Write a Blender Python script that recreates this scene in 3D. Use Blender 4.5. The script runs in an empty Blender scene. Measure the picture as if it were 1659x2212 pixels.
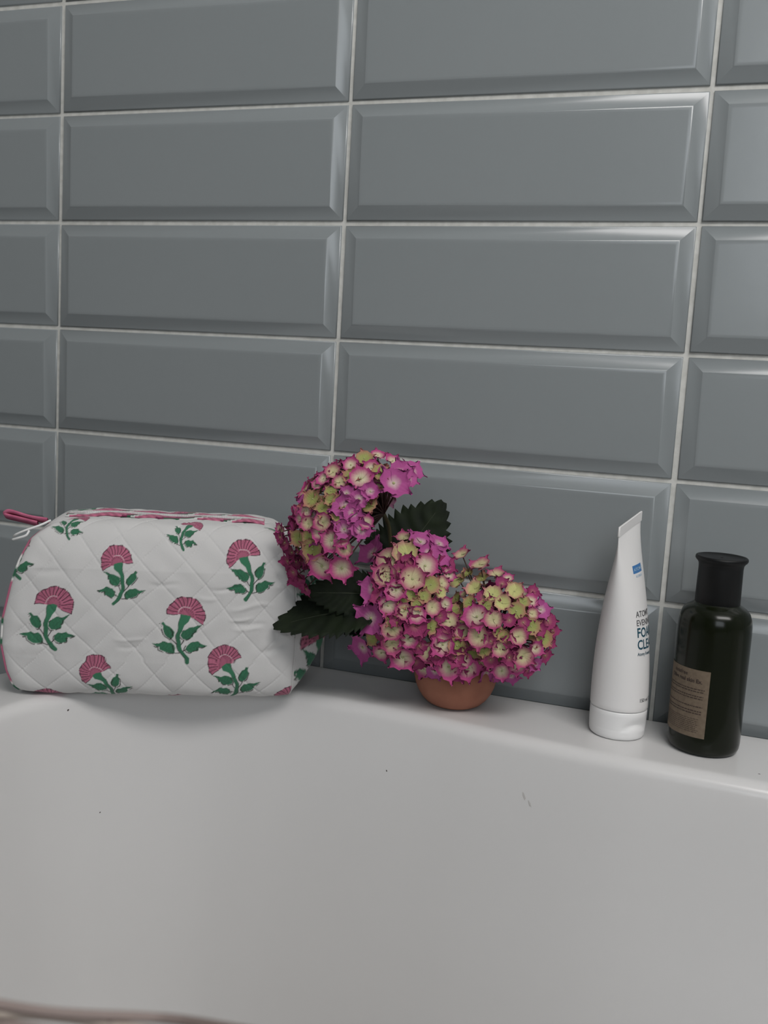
import bpy, math, random
import numpy as np
from mathutils import Vector, Matrix

random.seed(7); RNG = np.random.RandomState(11)
sc = bpy.context.scene

# ------------------------------------------------------------------ camera
cd = bpy.data.cameras.new('camera'); cam = bpy.data.objects.new('camera', cd)
sc.collection.objects.link(cam); sc.camera = cam
cx = Vector((0.94443035, 0.32337031, 0.05901666)); cy = Vector((-0.09697756, 0.10255335, 0.98998897)); cz = Vector((0.31408068, -0.94069892, 0.12821416))
M = Matrix((cx, cy, cz)).transposed().to_4x4(); M.translation = Vector((0.6299412, -0.8216127, -0.2469856))
cam.matrix_world = M
cd.sensor_fit = 'HORIZONTAL'; cd.sensor_width = 24.0; cd.lens = 2065.08 / 1659 * 24.0
cd.clip_start = 0.01; cd.clip_end = 50
cd.dof.use_dof = True; cd.dof.focus_distance = 0.79; cd.dof.aperture_fstop = 8.0

# ------------------------------------------------------------------ world, light, exposure
w = bpy.data.worlds.new('world'); sc.world = w; w.use_nodes = True
w.node_tree.nodes['Background'].inputs[0].default_value = (0.75, 0.85, 1.0, 1)
w.node_tree.nodes['Background'].inputs[1].default_value = 0.3
sc.view_settings.view_transform = 'Standard'; sc.view_settings.look = 'None'
sc.view_settings.exposure = 0.27; sc.view_settings.gamma = 1.0; sc.view_settings.use_curve_mapping = False

def area(name, loc, target, sx, sy, energy, col):
    l = bpy.data.lights.new(name, 'AREA'); l.shape = 'RECTANGLE'; l.size = sx; l.size_y = sy; l.energy = energy; l.color = col
    o = bpy.data.objects.new(name, l); sc.collection.objects.link(o); o.location = loc
    o.rotation_euler = (Vector(target) - Vector(loc)).to_track_quat('-Z', 'Y').to_euler()
    return o
WINX, WINZ, WINY = 1.35, 0.62, -2.78
area('window_daylight', (WINX, WINY, WINZ), (WINX, 0, WINZ), 1.3, 1.1, 11.0, (0.90, 0.95, 1.0))
area('added_overhead_light', (1.35, -1.05, 1.28), (1.0, 0, .60), 1.3, 0.8, 30.0, (1.0, 0.97, 0.95))  # added area lamp under the closed ceiling, aimed to brighten the upper tiles

# ------------------------------------------------------------------ helpers
def tag(o, label=None, cat=None, group=None, kind=None):
    if label: o['label'] = label
    if cat: o['category'] = cat
    if group: o['group'] = group
    if kind: o['kind'] = kind
    return o
def empty(name, loc):
    o = bpy.data.objects.new(name, None); o.empty_display_size = 0.02; o.location = loc; sc.collection.objects.link(o); return o
def mk(name, me, parent=None, mat=None, world=True):
    o = bpy.data.objects.new(name, me); sc.collection.objects.link(o)
    if mat is not None: me.materials.append(mat)
    if parent is not None:
        o.parent = parent
        if world and parent.type == 'EMPTY': o.matrix_parent_inverse = Matrix.Translation(parent_world(parent)).inverted()
    return o
def parent_world(p):
    v = Vector((0, 0, 0)); q = p
    while q is not None:
        if q.type == 'EMPTY': v = v + q.location
        q = q.parent
    return v
def mesh(name, V, F, smooth=True, col=None):
    me = bpy.data.meshes.new(name); me.from_pydata([tuple(map(float, v)) for v in V], [], [tuple(f) for f in F])
    if smooth: me.polygons.foreach_set('use_smooth', [True] * len(me.polygons))
    if col is not None: setcol(me, col)
    me.update(); return me
def setcol(me, col):
    a = me.color_attributes.new('Col', 'FLOAT_COLOR', 'POINT')
    c = np.ones((len(col), 4), np.float32); c[:, :3] = np.asarray(col)[:, :3]
    a.data.foreach_set('color', c.ravel())
def grid_mesh(name, P, close_u=False, close_v=False, col=None, flip=False):
    """P: (nu, nv, 3) array"""
    nu, nv = P.shape[:2]
    iu = np.arange(nu if close_u else nu - 1); iv = np.arange(nv if close_v else nv - 1)
    I, J = np.meshgrid(iu, iv, indexing='ij'); I2 = (I + 1) % nu; J2 = (J + 1) % nv
    q = np.stack([I * nv + J, I2 * nv + J, I2 * nv + J2, I * nv + J2], -1).reshape(-1, 4)
    if flip: q = q[:, ::-1]
    me = bpy.data.meshes.new(name); nf = len(q)
    me.vertices.add(nu * nv); me.vertices.foreach_set('co', np.ascontiguousarray(P.reshape(-1), np.float32))
    me.loops.add(nf * 4); me.loops.foreach_set('vertex_index', np.ascontiguousarray(q.reshape(-1), np.int32))
    me.polygons.add(nf); me.polygons.foreach_set('loop_start', np.arange(0, nf * 4, 4, dtype=np.int32))
    me.polygons.foreach_set('use_smooth', np.ones(nf, bool))
    if col is not None: setcol(me, col.reshape(-1, col.shape[-1]))
    me.update(calc_edges=True); me.validate(); return me
def lathe(name, prof, seg=64, centre=(0, 0, 0)):
    prof = np.array(prof, float); a = np.linspace(0, 2 * math.pi, seg, endpoint=False)
    P = np.zeros((len(prof), seg, 3))
    P[..., 0] = centre[0] + prof[:, 0:1] * np.cos(a); P[..., 1] = centre[1] + prof[:, 0:1] * np.sin(a); P[..., 2] = centre[2] + prof[:, 1:2]
    return grid_mesh(name, P, close_v=True, flip=True)
def tube_pts(path, rad, seg=8):
    path = np.array(path, float); n = len(path)
    rad = np.broadcast_to(np.array(rad, float), (n,)) if np.ndim(rad) else np.full(n, rad)
    T = np.gradient(path, axis=0); T /= np.linalg.norm(T, axis=1)[:, None] + 1e-12
    up = np.array([0, 0, 1.0]) if abs(T[0][2]) < .9 else np.array([1.0, 0, 0])
    N = np.zeros_like(T); x = up - T[0] * (up @ T[0]); N[0] = x / np.linalg.norm(x)
    for i in range(1, n):
        x = N[i - 1] - T[i] * (N[i - 1] @ T[i]); N[i] = x / np.linalg.norm(x)
    Bn = np.cross(T, N); a = np.linspace(0, 2 * math.pi, seg, endpoint=False)
    return path[:, None] + rad[:, None, None] * (N[:, None] * np.cos(a)[None, :, None] + Bn[:, None] * np.sin(a)[None, :, None])
def tube_vf(path, rad, seg=8):
    P = tube_pts(path, rad, seg); n = len(P); V = P.reshape(-1, 3).tolist(); F = []
    for i in range(n - 1):
        for j in range(seg):
            k = (j + 1) % seg; F.append((i * seg + j, i * seg + k, (i + 1) * seg + k, (i + 1) * seg + j))
    F.append(tuple(range(seg))[::-1]); F.append(tuple((n - 1) * seg + j for j in range(seg)))
    return V, F
def join(parts):
    V, F = [], []
    for v, f in parts:
        o = len(V); V += list(v); F += [tuple(i + o for i in q) for q in f]
    return V, F
def box_vf(a, b):
    x0, y0, z0 = a; x1, y1, z1 = b
    return ([(x0, y0, z0), (x1, y0, z0), (x1, y1, z0), (x0, y1, z0), (x0, y0, z1), (x1, y0, z1), (x1, y1, z1), (x0, y1, z1)],
            [(0, 3, 2, 1), (4, 5, 6, 7), (0, 1, 5, 4), (1, 2, 6, 5), (2, 3, 7, 6), (3, 0, 4, 7)])
def smooth_path(pts, n):
    pts = np.array(pts, float); m = len(pts); out = []
    P = np.vstack([2 * pts[0] - pts[1], pts, 2 * pts[-1] - pts[-2]])
    for t in np.linspace(0, m - 1 - 1e-9, n):
        i = int(t); f = t - i; p0, p1, p2, p3 = P[i], P[i + 1], P[i + 2], P[i + 3]
        out.append(.5 * ((2 * p1) + (-p0 + p2) * f + (2 * p0 - 5 * p1 + 4 * p2 - p3) * f * f + (-p0 + 3 * p1 - 3 * p2 + p3) * f ** 3))
    return np.array(out)

# ------------------------------------------------------------------ materials
def mat(name, col=(.8, .8, .8), rough=.5, **kw):
    m = bpy.data.materials.new(name); m.use_nodes = True; nt = m.node_tree; b = nt.nodes['Principled BSDF']
    b.inputs['Base Color'].default_value = (*col, 1); b.inputs['Roughness'].default_value = rough
    for k, v in kw.items():
        b.inputs[k.replace('_', ' ')].default_value = v
    return m
def noise_bump(m, scale, strength, dist=0.001, detail=3):
    nt = m.node_tree; b = nt.nodes['Principled BSDF']
    tc = nt.nodes.new('ShaderNodeTexCoord'); n = nt.nodes.new('ShaderNodeTexNoise'); n.inputs['Scale'].default_value = scale; n.inputs['Detail'].default_value = detail
    bp = nt.nodes.new('ShaderNodeBump'); bp.inputs['Strength'].default_value = strength; bp.inputs['Distance'].default_value = dist
    nt.links.new(tc.outputs['Object'], n.inputs['Vector']); nt.links.new(n.outputs['Fac'], bp.inputs['Height']); nt.links.new(bp.outputs['Normal'], b.inputs['Normal'])
    return n
def noise_col(m, scale, c1, c2, lo=.35, hi=.65, detail=3):
    nt = m.node_tree; b = nt.nodes['Principled BSDF']
    tc = nt.nodes.new('ShaderNodeTexCoord'); n = nt.nodes.new('ShaderNodeTexNoise'); n.inputs['Scale'].default_value = scale; n.inputs['Detail'].default_value = detail
    r = nt.nodes.new('ShaderNodeValToRGB'); r.color_ramp.elements[0].position = lo; r.color_ramp.elements[1].position = hi
    r.color_ramp.elements[0].color = (*c1, 1); r.color_ramp.elements[1].color = (*c2, 1)
    nt.links.new(tc.outputs['Object'], n.inputs['Vector']); nt.links.new(n.outputs['Fac'], r.inputs['Fac']); nt.links.new(r.outputs['Color'], b.inputs['Base Color'])
    return r
def attr_col(m):
    nt = m.node_tree; a = nt.nodes.new('ShaderNodeAttribute'); a.attribute_name = 'Col'
    nt.links.new(a.outputs['Color'], nt.nodes['Principled BSDF'].inputs['Base Color']); return a

m_tile = mat('glazed_blue_grey_ceramic', (.2, .225, .235), .22, IOR=1.55)
noise_col(m_tile, 3.0, (.245, .270, .277), (.262, .285, .292), .3, .7, 2)
noise_bump(m_tile, 22, .10, .002, 2)
m_grout = mat('grout', (.52, .52, .49), .85); noise_col(m_grout, 120, (.54, .54, .505), (.64, .64, .605)); noise_bump(m_grout, 600, .3, .0004)
m_paint = mat('wall_paint', (.45, .45, .44), .8)
m_floor = mat('floor_vinyl', (.25, .24, .23), .4); noise_col(m_floor, 8, (.10, .095, .09), (.15, .145, .14))
m_tub = mat('white_acrylic', (.67, .665, .66), .22); noise_bump(m_tub, 9, .04, .003, 1)
m_frame = mat('white_frame', (.75, .75, .74), .4)

# ------------------------------------------------------------------ room
FZ, CZ = -1.075, 1.39
XL, XR, YF = -0.909, 2.727, -2.85
def room_box(name, a, b, m):
    o = mk(name, mesh(name, *box_vf(a, b), smooth=False), None, m); o['kind'] = 'structure'; return o
wall_back = room_box('wall_back', (XL, -.0013, FZ), (XR, .12, CZ), m_grout)
room_box('wall_left', (XL - .12, YF, FZ), (XL, .12, CZ), m_paint)
room_box('wall_right', (XR, YF, FZ), (XR + .12, .12, CZ), m_paint)
room_box('floor', (XL - .12, YF - .12, FZ - .1), (XR + .12, .12, FZ), m_floor)
room_box('ceiling', (XL - .12, YF - .12, CZ), (XR + .12, .12, CZ + .1), mat('ceiling_paint', (.75, .75, .74), .85))
wx0, wx1, wz0, wz1 = WINX - .68, WINX + .68, WINZ - .58, WINZ + .58
V, F = join([box_vf((XL, YF - .12, FZ), (wx0, YF, CZ)), box_vf((wx1, YF - .12, FZ), (XR, YF, CZ)),
             box_vf((wx0, YF - .12, FZ), (wx1, YF, wz0)), box_vf((wx0, YF - .12, wz1), (wx1, YF, CZ))])
tag(mk('wall_front', mesh('wall_front', V, F, False), None, m_paint), kind='structure')
win = tag(empty('window_1', (WINX, YF, wz0)), kind='structure')
V, F = join([box_vf((wx0, YF - .08, wz0), (wx0 + .05, YF - .02, wz1)), box_vf((wx1 - .05, YF - .08, wz0), (wx1, YF - .02, wz1)),
             box_vf((wx0 + .05, YF - .08, wz0), (wx1 - .05, YF - .02, wz0 + .05)), box_vf((wx0 + .05, YF - .08, wz1 - .05), (wx1 - .05, YF - .02, wz1)),
             box_vf((WINX - .03, YF - .08, wz0 + .05), (WINX + .03, YF - .02, wz1 - .05))])
mk('window_frame', mesh('window_frame', V, F, False), win, m_frame)
mg = mat('window_glass', (.9, .95, 1), .25, Transmission_Weight=1.0)
for a, b in ((wx0 + .05, WINX - .03), (WINX + .03, wx1 - .05)):
    mk('pane', mesh('pane', *box_vf((a, YF - .055, wz0 + .05), (b, YF - .047, wz1 - .05)), smooth=False), win, mg)

# bevelled wall tiles: grid pitch 0.303 x 0.103, row line 0 at z=0
TW, TH, PW, PH = .2992, .0991, .303, .103
def tile_mesh():
    loops = [(0, .001), (0, -.0022), (.0006, -.0030), (.0010, -.0032), (.0112, -.0064), (.0119, -.0069), (.0128, -.0071), (.0150, -.0071)]
    V, F = [], []
    for d, y in loops:
        V += [(-TW / 2 + d, y, -TH / 2 + d), (TW / 2 - d, y, -TH / 2 + d), (TW / 2 - d, y, TH / 2 - d), (-TW / 2 + d, y, TH / 2 - d)]
    for k in range(len(loops) - 1):
        for j in range(4):
            F.append((4 * k + j, 4 * k + (j + 1) % 4, 4 * k + 4 + (j + 1) % 4, 4 * k + 4 + j))
    n = 4 * (len(loops) - 1); F.append((n, n + 1, n + 2, n + 3))
    me = mesh('tile', V, F, True)
    sh = me.attributes.new('sharp_edge', 'BOOLEAN', 'EDGE')
    for e in me.edges:
        a, b = e.vertices
        if a % 4 == b % 4 and max(a, b) // 4 <= 5 and min(a, b) // 4 >= 3: sh.data[e.index].value = True
    me.materials.append(m_tile); return me
tme = tile_mesh(); tr = random.Random(3)
for i in range(-3, 9):
    for j in range(-13, 11):
        o = bpy.data.objects.new('tile', tme); sc.collection.objects.link(o); o.parent = wall_back
        x = (i + .5) * PW; z = -(j + .5) * PH * -1
        o.location = (x + tr.uniform(-.0005, .0005), 0, z + tr.uniform(-.0004, .0004))
        o.rotation_euler = (tr.uniform(-.003, .003), tr.uniform(-.0012, .0012), tr.uniform(-.003, .003))
TILEY = -.0071

# ------------------------------------------------------------------ bathtub
RZ = -.510
def tub():
    # inner rim polyline (fitted at the back, closed around), counter by angle pairing with the outer outline
    back = [(.1345, -.50), (.1335, -.40), (.1350, -.30), (.1380, -.2484), (.1450, -.2120), (.164, -.170), (.196, -.133), (.240, -.1080), (.290, -.0975), (.3395, -.0945),
            (.4250, -.0985), (.4900, -.1060), (.5772, -.1155), (.6432, -.1175), (.75, -.1205), (1.00, -.122), (1.30, -.122), (1.50, -.126), (1.60, -.160), (1.65, -.24), (1.66, -.34),
            (1.65, -.46), (1.60, -.56), (1.50, -.62), (1.30, -.645), (1.0, -.650), (.70, -.650), (.45, -.650), (.30, -.640), (.20, -.60), (.150, -.555)]
    outer = [(.046, -.50), (.046, -.40), (.046, -.30), (.055, -.220), (.0715, -.163), (.098, -.107), (.142, -.056), (.200, -.018), (.265, -.0082), (.3395, -.0080),
             (.4235, -.0080), (.4878, -.0080), (.5762, -.0080), (.6433, -.0080), (.75, -.0080), (1.00, -.0080), (1.30, -.0080), (1.58, -.0085), (1.72, -.060), (1.775, -.17), (1.78, -.34),
             (1.78, -.52), (1.76, -.70), (1.66, -.79), (1.40, -.80), (1.0, -.80), (.70, -.80), (.42, -.80), (.22, -.795), (.10, -.745), (.052, -.63)]
    def closed(pts, n):
        p = np.array(pts); p3 = np.vstack([p[-2:], p, p[:3]])
        q = smooth_path(np.c_[p3, np.zeros(len(p3))], n * 10)[:, :2]
        m = len(p3) - 1; ts = np.linspace(2 / m, (2 + len(p)) / m, n, endpoint=False)
        return q[(ts * (n * 10 - 1)).astype(int)]
    n = 310
    I = closed(back, n); O = closed(outer, n)
    for k in range(3):
        I = (np.roll(I, 1, 0) + 2 * I + np.roll(I, -1, 0)) / 4
    O[:, 1] = np.minimum(O[:, 1], -.0076)
    T = np.roll(I, -1, 0) - np.roll(I, 1, 0); T /= np.linalg.norm(T, axis=1)[:, None]
    Nn = np.stack([T[:, 1], -T[:, 0]], 1)       # towards the inside
    cen = I.mean(0); s = np.sign(((cen - I) * Nn).sum(1)).mean(); Nn *= np.sign(s)
    rows = []
    def ring(XY, z): rows.append(np.c_[XY, np.full(n, z)])
    def lerp(t): return O * (1 - t) + I * t
    ring(O * [1, 1], FZ + .003); ring(O, RZ - .03); ring(O, RZ - .006); 
    for a in np.linspace(0, math.pi / 2, 6)[1:]:
        ring(lerp(.05 * (1 - math.cos(a))), RZ - .005 + .005 * math.sin(a))
    for t in (.15, .3, .5, .7): ring(lerp(t), RZ)
    ring(I - Nn * .016, RZ); 
    r = .0120
    for a in np.linspace(0, math.pi / 2 * .9, 10):
        ring(I + Nn * (r * math.sin(a) - r), RZ - r + r * math.cos(a))
    # inner wall
    zs = [(.0015, .020), (.005, .05), (.012, .10), (.022, .16), (.036, .22), (.054, .28), (.078, .33), (.115, .37), (.16, .392), (.21, .400)]
    C0 = np.array([.9, -.37])
    for d, dz in zs:
        k = d / .8
        P = I + Nn * min(d, .05)
        if d > .05: P = P + (C0 - P) * ((d - .05) * 1.6)
        ring(P, RZ - dz)
    ring(C0 + (P - C0) * .4, RZ - .402); ring(C0 + (P - C0) * .01, RZ - .404)
    return grid_mesh('bathtub', np.array(rows), close_v=True)
m_b = tub()
tubo = tag(empty('bathtub', (.9, -.4, FZ)), 'white bathtub with a rounded corner and narrow rim running along the tiled wall', 'bathtub')
to = mk('tub_shell', m_b, tubo, m_tub)
# specks of dirt and a faint scuff on the enamel
m_dirt = mat('dirt', (.06, .05, .045), .9); m_scuff = mat('scuff', (.50, .485, .47), .7)
def speck(name, p, n, rx, ry, rot, m):
    n = Vector(n).normalized(); q = n.to_track_quat('Z', 'Y').to_matrix() @ Matrix.Rotation(rot, 3, 'Z'); V, F = [tuple(Vector(p) + n * .0003)], []
    rs = random.Random(int(rx * 1e6) + int(rot * 10))
    for k in range(10):
        a = k * math.pi / 5; w_ = rs.uniform(.7, 1.2); V.append(tuple(Vector(p) + q @ Vector((rx * w_ * math.cos(a), ry * w_ * math.sin(a), .00004))))
    for k in range(10): F.append((0, 1 + k, 1 + (k + 1) % 10))
    mk(name, mesh(name, V, F), tubo, m)
speck('dirt_speck', (.1558, -.1859, -.5231), (.89, -.43, .16), .0010, .0007, .4, m_dirt)
speck('dirt_speck', (.1783, -.1712, -.6127), (.81, -.56, .16), .0007, .0005, .4, m_dirt)
speck('dirt_speck', (.6881, -.0952, -.5100), (0, 0, 1), .0009, .0006, .2, m_dirt)
speck('dirt_speck', (.4053, -.1021, -.5588), (-.06, -.99, .12), .0005, .0008, .4, m_dirt)
speck('scuff_mark', (.5210, -.1137, -.5525), (-.12, -.99, .12), .0012, .0040, .4, m_scuff)
speck('scuff_mark', (.5262, -.1150, -.5575), (-.11, -.99, .12), .0009, .0028, .5, m_scuff)

# ------------------------------------------------------------------ toiletry bag
BA0 = np.array([.1240, -.2119, RZ + .0008]); BU = np.array([.89894917, .43805296, 0]); BN = np.array([-.43805296, .89894917, 0])
BD, BH = .099, .1405
def cross_section(n=400):
    ph = np.linspace(0, 2 * math.pi, 4000, endpoint=False)
    rr = (np.abs(np.cos(ph)) ** 7 + np.abs(np.sin(ph)) ** 7) ** (-1 / 7)
    b = -np.sin(ph) * rr; c = -np.cos(ph) * rr
    P = np.stack([b, c], 1)                        # start: bottom centre, going to the front (b=-1), top, back
    Q = P * [BD / 2, BH / 2]; d = np.linalg.norm(np.diff(np.vstack([Q, Q[:1]]), axis=0), axis=1); L = np.r_[0, np.cumsum(d)]
    return P, L
CS_P, CS_L = cross_section()
def cs(s):
    """s in metres along the perimeter from bottom centre"""
    s = np.mod(s, CS_L[-1]); PP = np.vstack([CS_P, CS_P[:1]])
    return np.stack([np.interp(s, CS_L, PP[:, 0]), np.interp(s, CS_L, PP[:, 1])], -1)
def bag_local(s, t, disp=None):
    """arrays s (m), t (0..1) -> local a,b,c in metres"""
    q = cs(s); b = q[..., 0]; c = q[..., 1]
    cc = (c + 1) / 2
    aL = np.interp(cc, [0, .05, .15, .3, .45, .65, .8, .93, 1], np.array([3, -2, -7, -11, -10, -4, 2, 9, 18]) / 1000)
    aR = np.interp(cc, [0, .06, .3, .5, .8, .95, 1], np.array([219, 221, 222, 222, 219, 214, 206]) / 1000)
    a = aL + (aR - aL) * t
    x = np.clip(1 - np.minimum(a - aL + 1e-9, (aR - a) + 1e-9) / .011, 0, 1)
    sh = 1 - (1 - np.sqrt(np.clip(1 - x ** 2, 0, 1))) * .085       # rounded-off ends
    top = .0045 * np.sin(np.pi * np.clip(t, 0, 1)) * np.clip((c + .3) / 1.3, 0, 1) ** 2
    B = BD / 2 + b * BD / 2 * sh - .006 * (b < 0) * np.abs(b) * np.sin(np.pi * t) ** .7 * np.clip(1 - c * c, 0, 1) * 1.0
    B = B + .010 * (b < 0) * np.abs(b) * np.clip(cc - .75, 0, 1) * 2.5                   # top leans back
    Cc = BH / 2 + c * BH / 2 * (1 - (1 - sh) * np.clip(c, 0, 1)) + top
    sag = .0012 * np.sin(t * 9.0) * np.clip(c, 0, 1) ** 2 - .003 * np.sin(np.pi * np.clip(t, 0, 1)) ** .5 * np.clip(-b, 0, 1) ** 3 * (c < -.5)
    return np.stack([a, B, Cc + sag], -1)
def bag_world(L):
    return BA0 + L[..., 0:1] * BU + L[..., 1:2] * BN + L[..., 2:3] * np.array([0, 0, 1.0])
S_FRONT0 = BD / 2 - .004                       # perimeter value of the bottom front edge
# -- printed flower motif, in units of 1/91 of its height; foot at 0,0, y up
def seg_d(p, a, b):
    a = np.array(a, float); b = np.array(b, float); ab = b - a
    t = np.clip(((p - a) @ ab) / (ab @ ab + 1e-9), 0, 1); return np.linalg.norm(p - a - t[:, None] * ab, axis=1)
def line_d(p, pts): return np.min([seg_d(p, pts[i], pts[i + 1]) for i in range(len(pts) - 1)], axis=0)
def poly_sd(p, pts):
    d = line_d(p, list(pts) + [pts[0]]); ins = np.zeros(len(p), bool); n = len(pts); j = n - 1
    for i in range(n):
        xi, yi = pts[i]; xj, yj = pts[j]
        if yi != yj:
            c = ((yi > p[:, 1]) != (yj > p[:, 1])) & (p[:, 0] < (xj - xi) * (p[:, 1] - yi) / (yj - yi) + xi); ins ^= c
        j = i
    return np.where(ins, -d, d)
def mpx(pts): return [(x - 400.0, 1422.0 - y) for x, y in pts]
LEAVES = [mpx(q) for q in (
    [(373, 1381), (379, 1374), (379, 1366), (374, 1359), (370, 1355), (363, 1353), (359, 1347), (354, 1349), (358, 1355), (356, 1361), (358, 1367), (361, 1373), (366, 1378)],
    [(396, 1382), (392, 1375), (394, 1366), (400, 1362), (405, 1359), (410, 1357), (417, 1358), (434, 1352), (425, 1361), (423, 1363), (422, 1369), (418, 1371), (416, 1378), (406, 1383)],
    [(379, 1410), (381, 1401), (378, 1394), (371, 1388), (365, 1389), (357, 1386), (350, 1389), (334, 1390), (345, 1396), (350, 1396), (351, 1402), (356, 1405), (361, 1408), (369, 1410)],
    [(401, 1403), (404, 1395), (410, 1389), (417, 1389), (425, 1387), (430, 1391), (444, 1396), (437, 1399), (428, 1398), (427, 1406), (420, 1407), (412, 1410), (406, 1408)])]
STEM = mpx([(391, 1360), (387, 1372), (386, 1384), (387, 1395), (391, 1407), (397, 1416), (404, 1423)])
RECEP = mpx([(391, 1332), (402, 1332), (411, 1335), (408, 1345), (399, 1353), (393, 1364), (385, 1364), (388, 1350)])
TWIGS = [mpx(q) for q in ([(373, 1381), (379, 1388), (385, 1396)], [(379, 1410), (388, 1412)], [(397, 1384), (391, 1395)], [(401, 1404), (393, 1409)])]
FC = np.array(mpx([(403, 1333)])[0])
C_PINK = np.array([.44, .125, .205]); C_PINKL = np.array([.54, .19, .28]); C_DK = np.array([.045, .006, .02]); C_GRN = np.array([.024, .125, .065]); C_BLK = np.array([.018, .014, .012])
def paint_flower(uv, col, foot, head, mirror=False, sy=1.0, seed=0, only=None):
    foot = np.array(foot, float); head = np.array(head, float)
    mv = FC.astype(float)
    if mirror: mv[0] *= -1
    v = head - foot; sc_ = np.linalg.norm(v) / np.linalg.norm(mv)
    ang = math.atan2(v[1], v[0]) - math.atan2(mv[1], mv[0])
    r = 62 * sc_
    c0 = foot + v * .6
    idx = np.where((np.abs(uv[:, 0] - c0[0]) < r * 1.3) & (np.abs(uv[:, 1] - c0[1]) < r * 1.5))[0]
    if not len(idx): return
    p = uv[idx] - foot; ca, sa = math.cos(-ang), math.sin(-ang)
    p = np.stack([p[:, 0] * ca - p[:, 1] * sa, p[:, 0] * sa + p[:, 1] * ca], 1) / sc_
    if mirror: p[:, 0] *= -1
    if sy != 1: p[:, 0] = p[:, 0] * sy
    rs = np.random.RandomState(int(seed * 10)); wob = np.stack([np.sin(p[:, 1] * .23 + seed), np.sin(p[:, 0] * .21 + seed * 2)], 1) * .9; p = p + wob
    C = col[idx]
    def put(sd, c, wd=1.0, al=1.0):
        nonlocal C
        k = np.clip(.5 - sd / wd, 0, 1)[:, None] * al; C = C * (1 - k) + np.asarray(c) * k
    off = rs.uniform(-1.5, 1.5, 2) + np.array([-1.6, -1.6])
    n2 = (np.sin(p[:, 0] * .9 + 2 * np.sin(p[:, 1] * .5)) * np.sin(p[:, 1] * 1.1)) * .5 + .5
    for lf in LEAVES:
        put(poly_sd(p, lf), C_GRN * (1 + .35 * n2[:, None]))
        lo = [(x + off[0], y + off[1]) for x, y in lf]
        d = line_d(p, lo + [lo[0]]) - 1.05
        gate = (np.sin(p[:, 0] * .35 + p[:, 1] * .22 + seed) > -.75) & ((p[:, 1] < np.mean([q[1] for q in lf]) + 3) | (n2 > .75))
        put(np.where(gate, d, 9), C_BLK, 1.0, .9)
        base, tip = lf[0], max(lf, key=lambda q: (q[0] - lf[0][0]) ** 2 + (q[1] - lf[0][1]) ** 2)
        put(line_d(p, [base, tip]) - .35, C_BLK, 1.0, .35)
    for tw in TWIGS: put(line_d(p, tw) - .95, C_BLK)
    put(line_d(p, STEM) - 4.0, C_GRN * (1 + .3 * n2[:, None]))
    put(line_d(p, [(x - 4.4, y) for x, y in STEM]) - .6, C_BLK, 1.0, .8)
    # fan
    d = p - FC; rr = np.hypot(d[:, 0], d[:, 1]); th = np.degrees(np.arctan2(d[:, 1], d[:, 0])); th = np.where(th < -90, th + 360, th)
    R0, t0, t1 = 36.5, -30, 176
    scal = R0 + 1.0 * np.abs(np.sin(np.radians(th) * 8)) + 2 * np.sin(np.radians(th * 1.5) + seed)
    ang_in = np.minimum(th - t0, t1 - th) * rr * .0175
    fan = np.maximum(rr - scal, -ang_in)
    streak = (np.sin(np.radians(th) * 31) * .5 + .5) * np.clip((rr - 12) / 20, 0, 1)
    put(fan, C_PINK * (1 - .35 * streak[:, None]) + C_PINKL * (.18 * n2[:, None]))
    k = (th - t0) / (t1 - t0) * 14; fr = np.abs(k - np.round(k)) * (t1 - t0) / 14 * rr * .0175
    put(np.where((rr > 17 + 2 * np.sin(np.round(k) * 2.3)) & (rr < scal + 1) & (ang_in > -1), fr - .8, 9), C_DK, 1.0, .95)
    put(np.where((ang_in > -1) & (np.sin(th * .21 + seed) > -.5), np.abs(rr - scal + .5) - .95, 9), C_DK, 1.0, .95)
    put(np.where((th > 60) & (th < 165), np.abs(rr - 16.5) - .7, 9), (.62, .55, .55), 1.0, .8)
    put(np.where(ang_in > 0, np.maximum(rr - 14.5, -rr), 9), C_PINK * .72, 1.2, .7)
    put(np.where((ang_in > 0) & (np.sin(np.radians(th) * 18) > .1), np.abs(rr - 12.5) - 1.6, 9), C_DK, 1.0, .5)
    put(poly_sd(p, RECEP), C_GRN * 1.35)
    put(line_d(p, [RECEP[0], RECEP[-1], RECEP[-2]]) - .5, C_BLK, 1.0, .8)
    col[idx] = C

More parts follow.
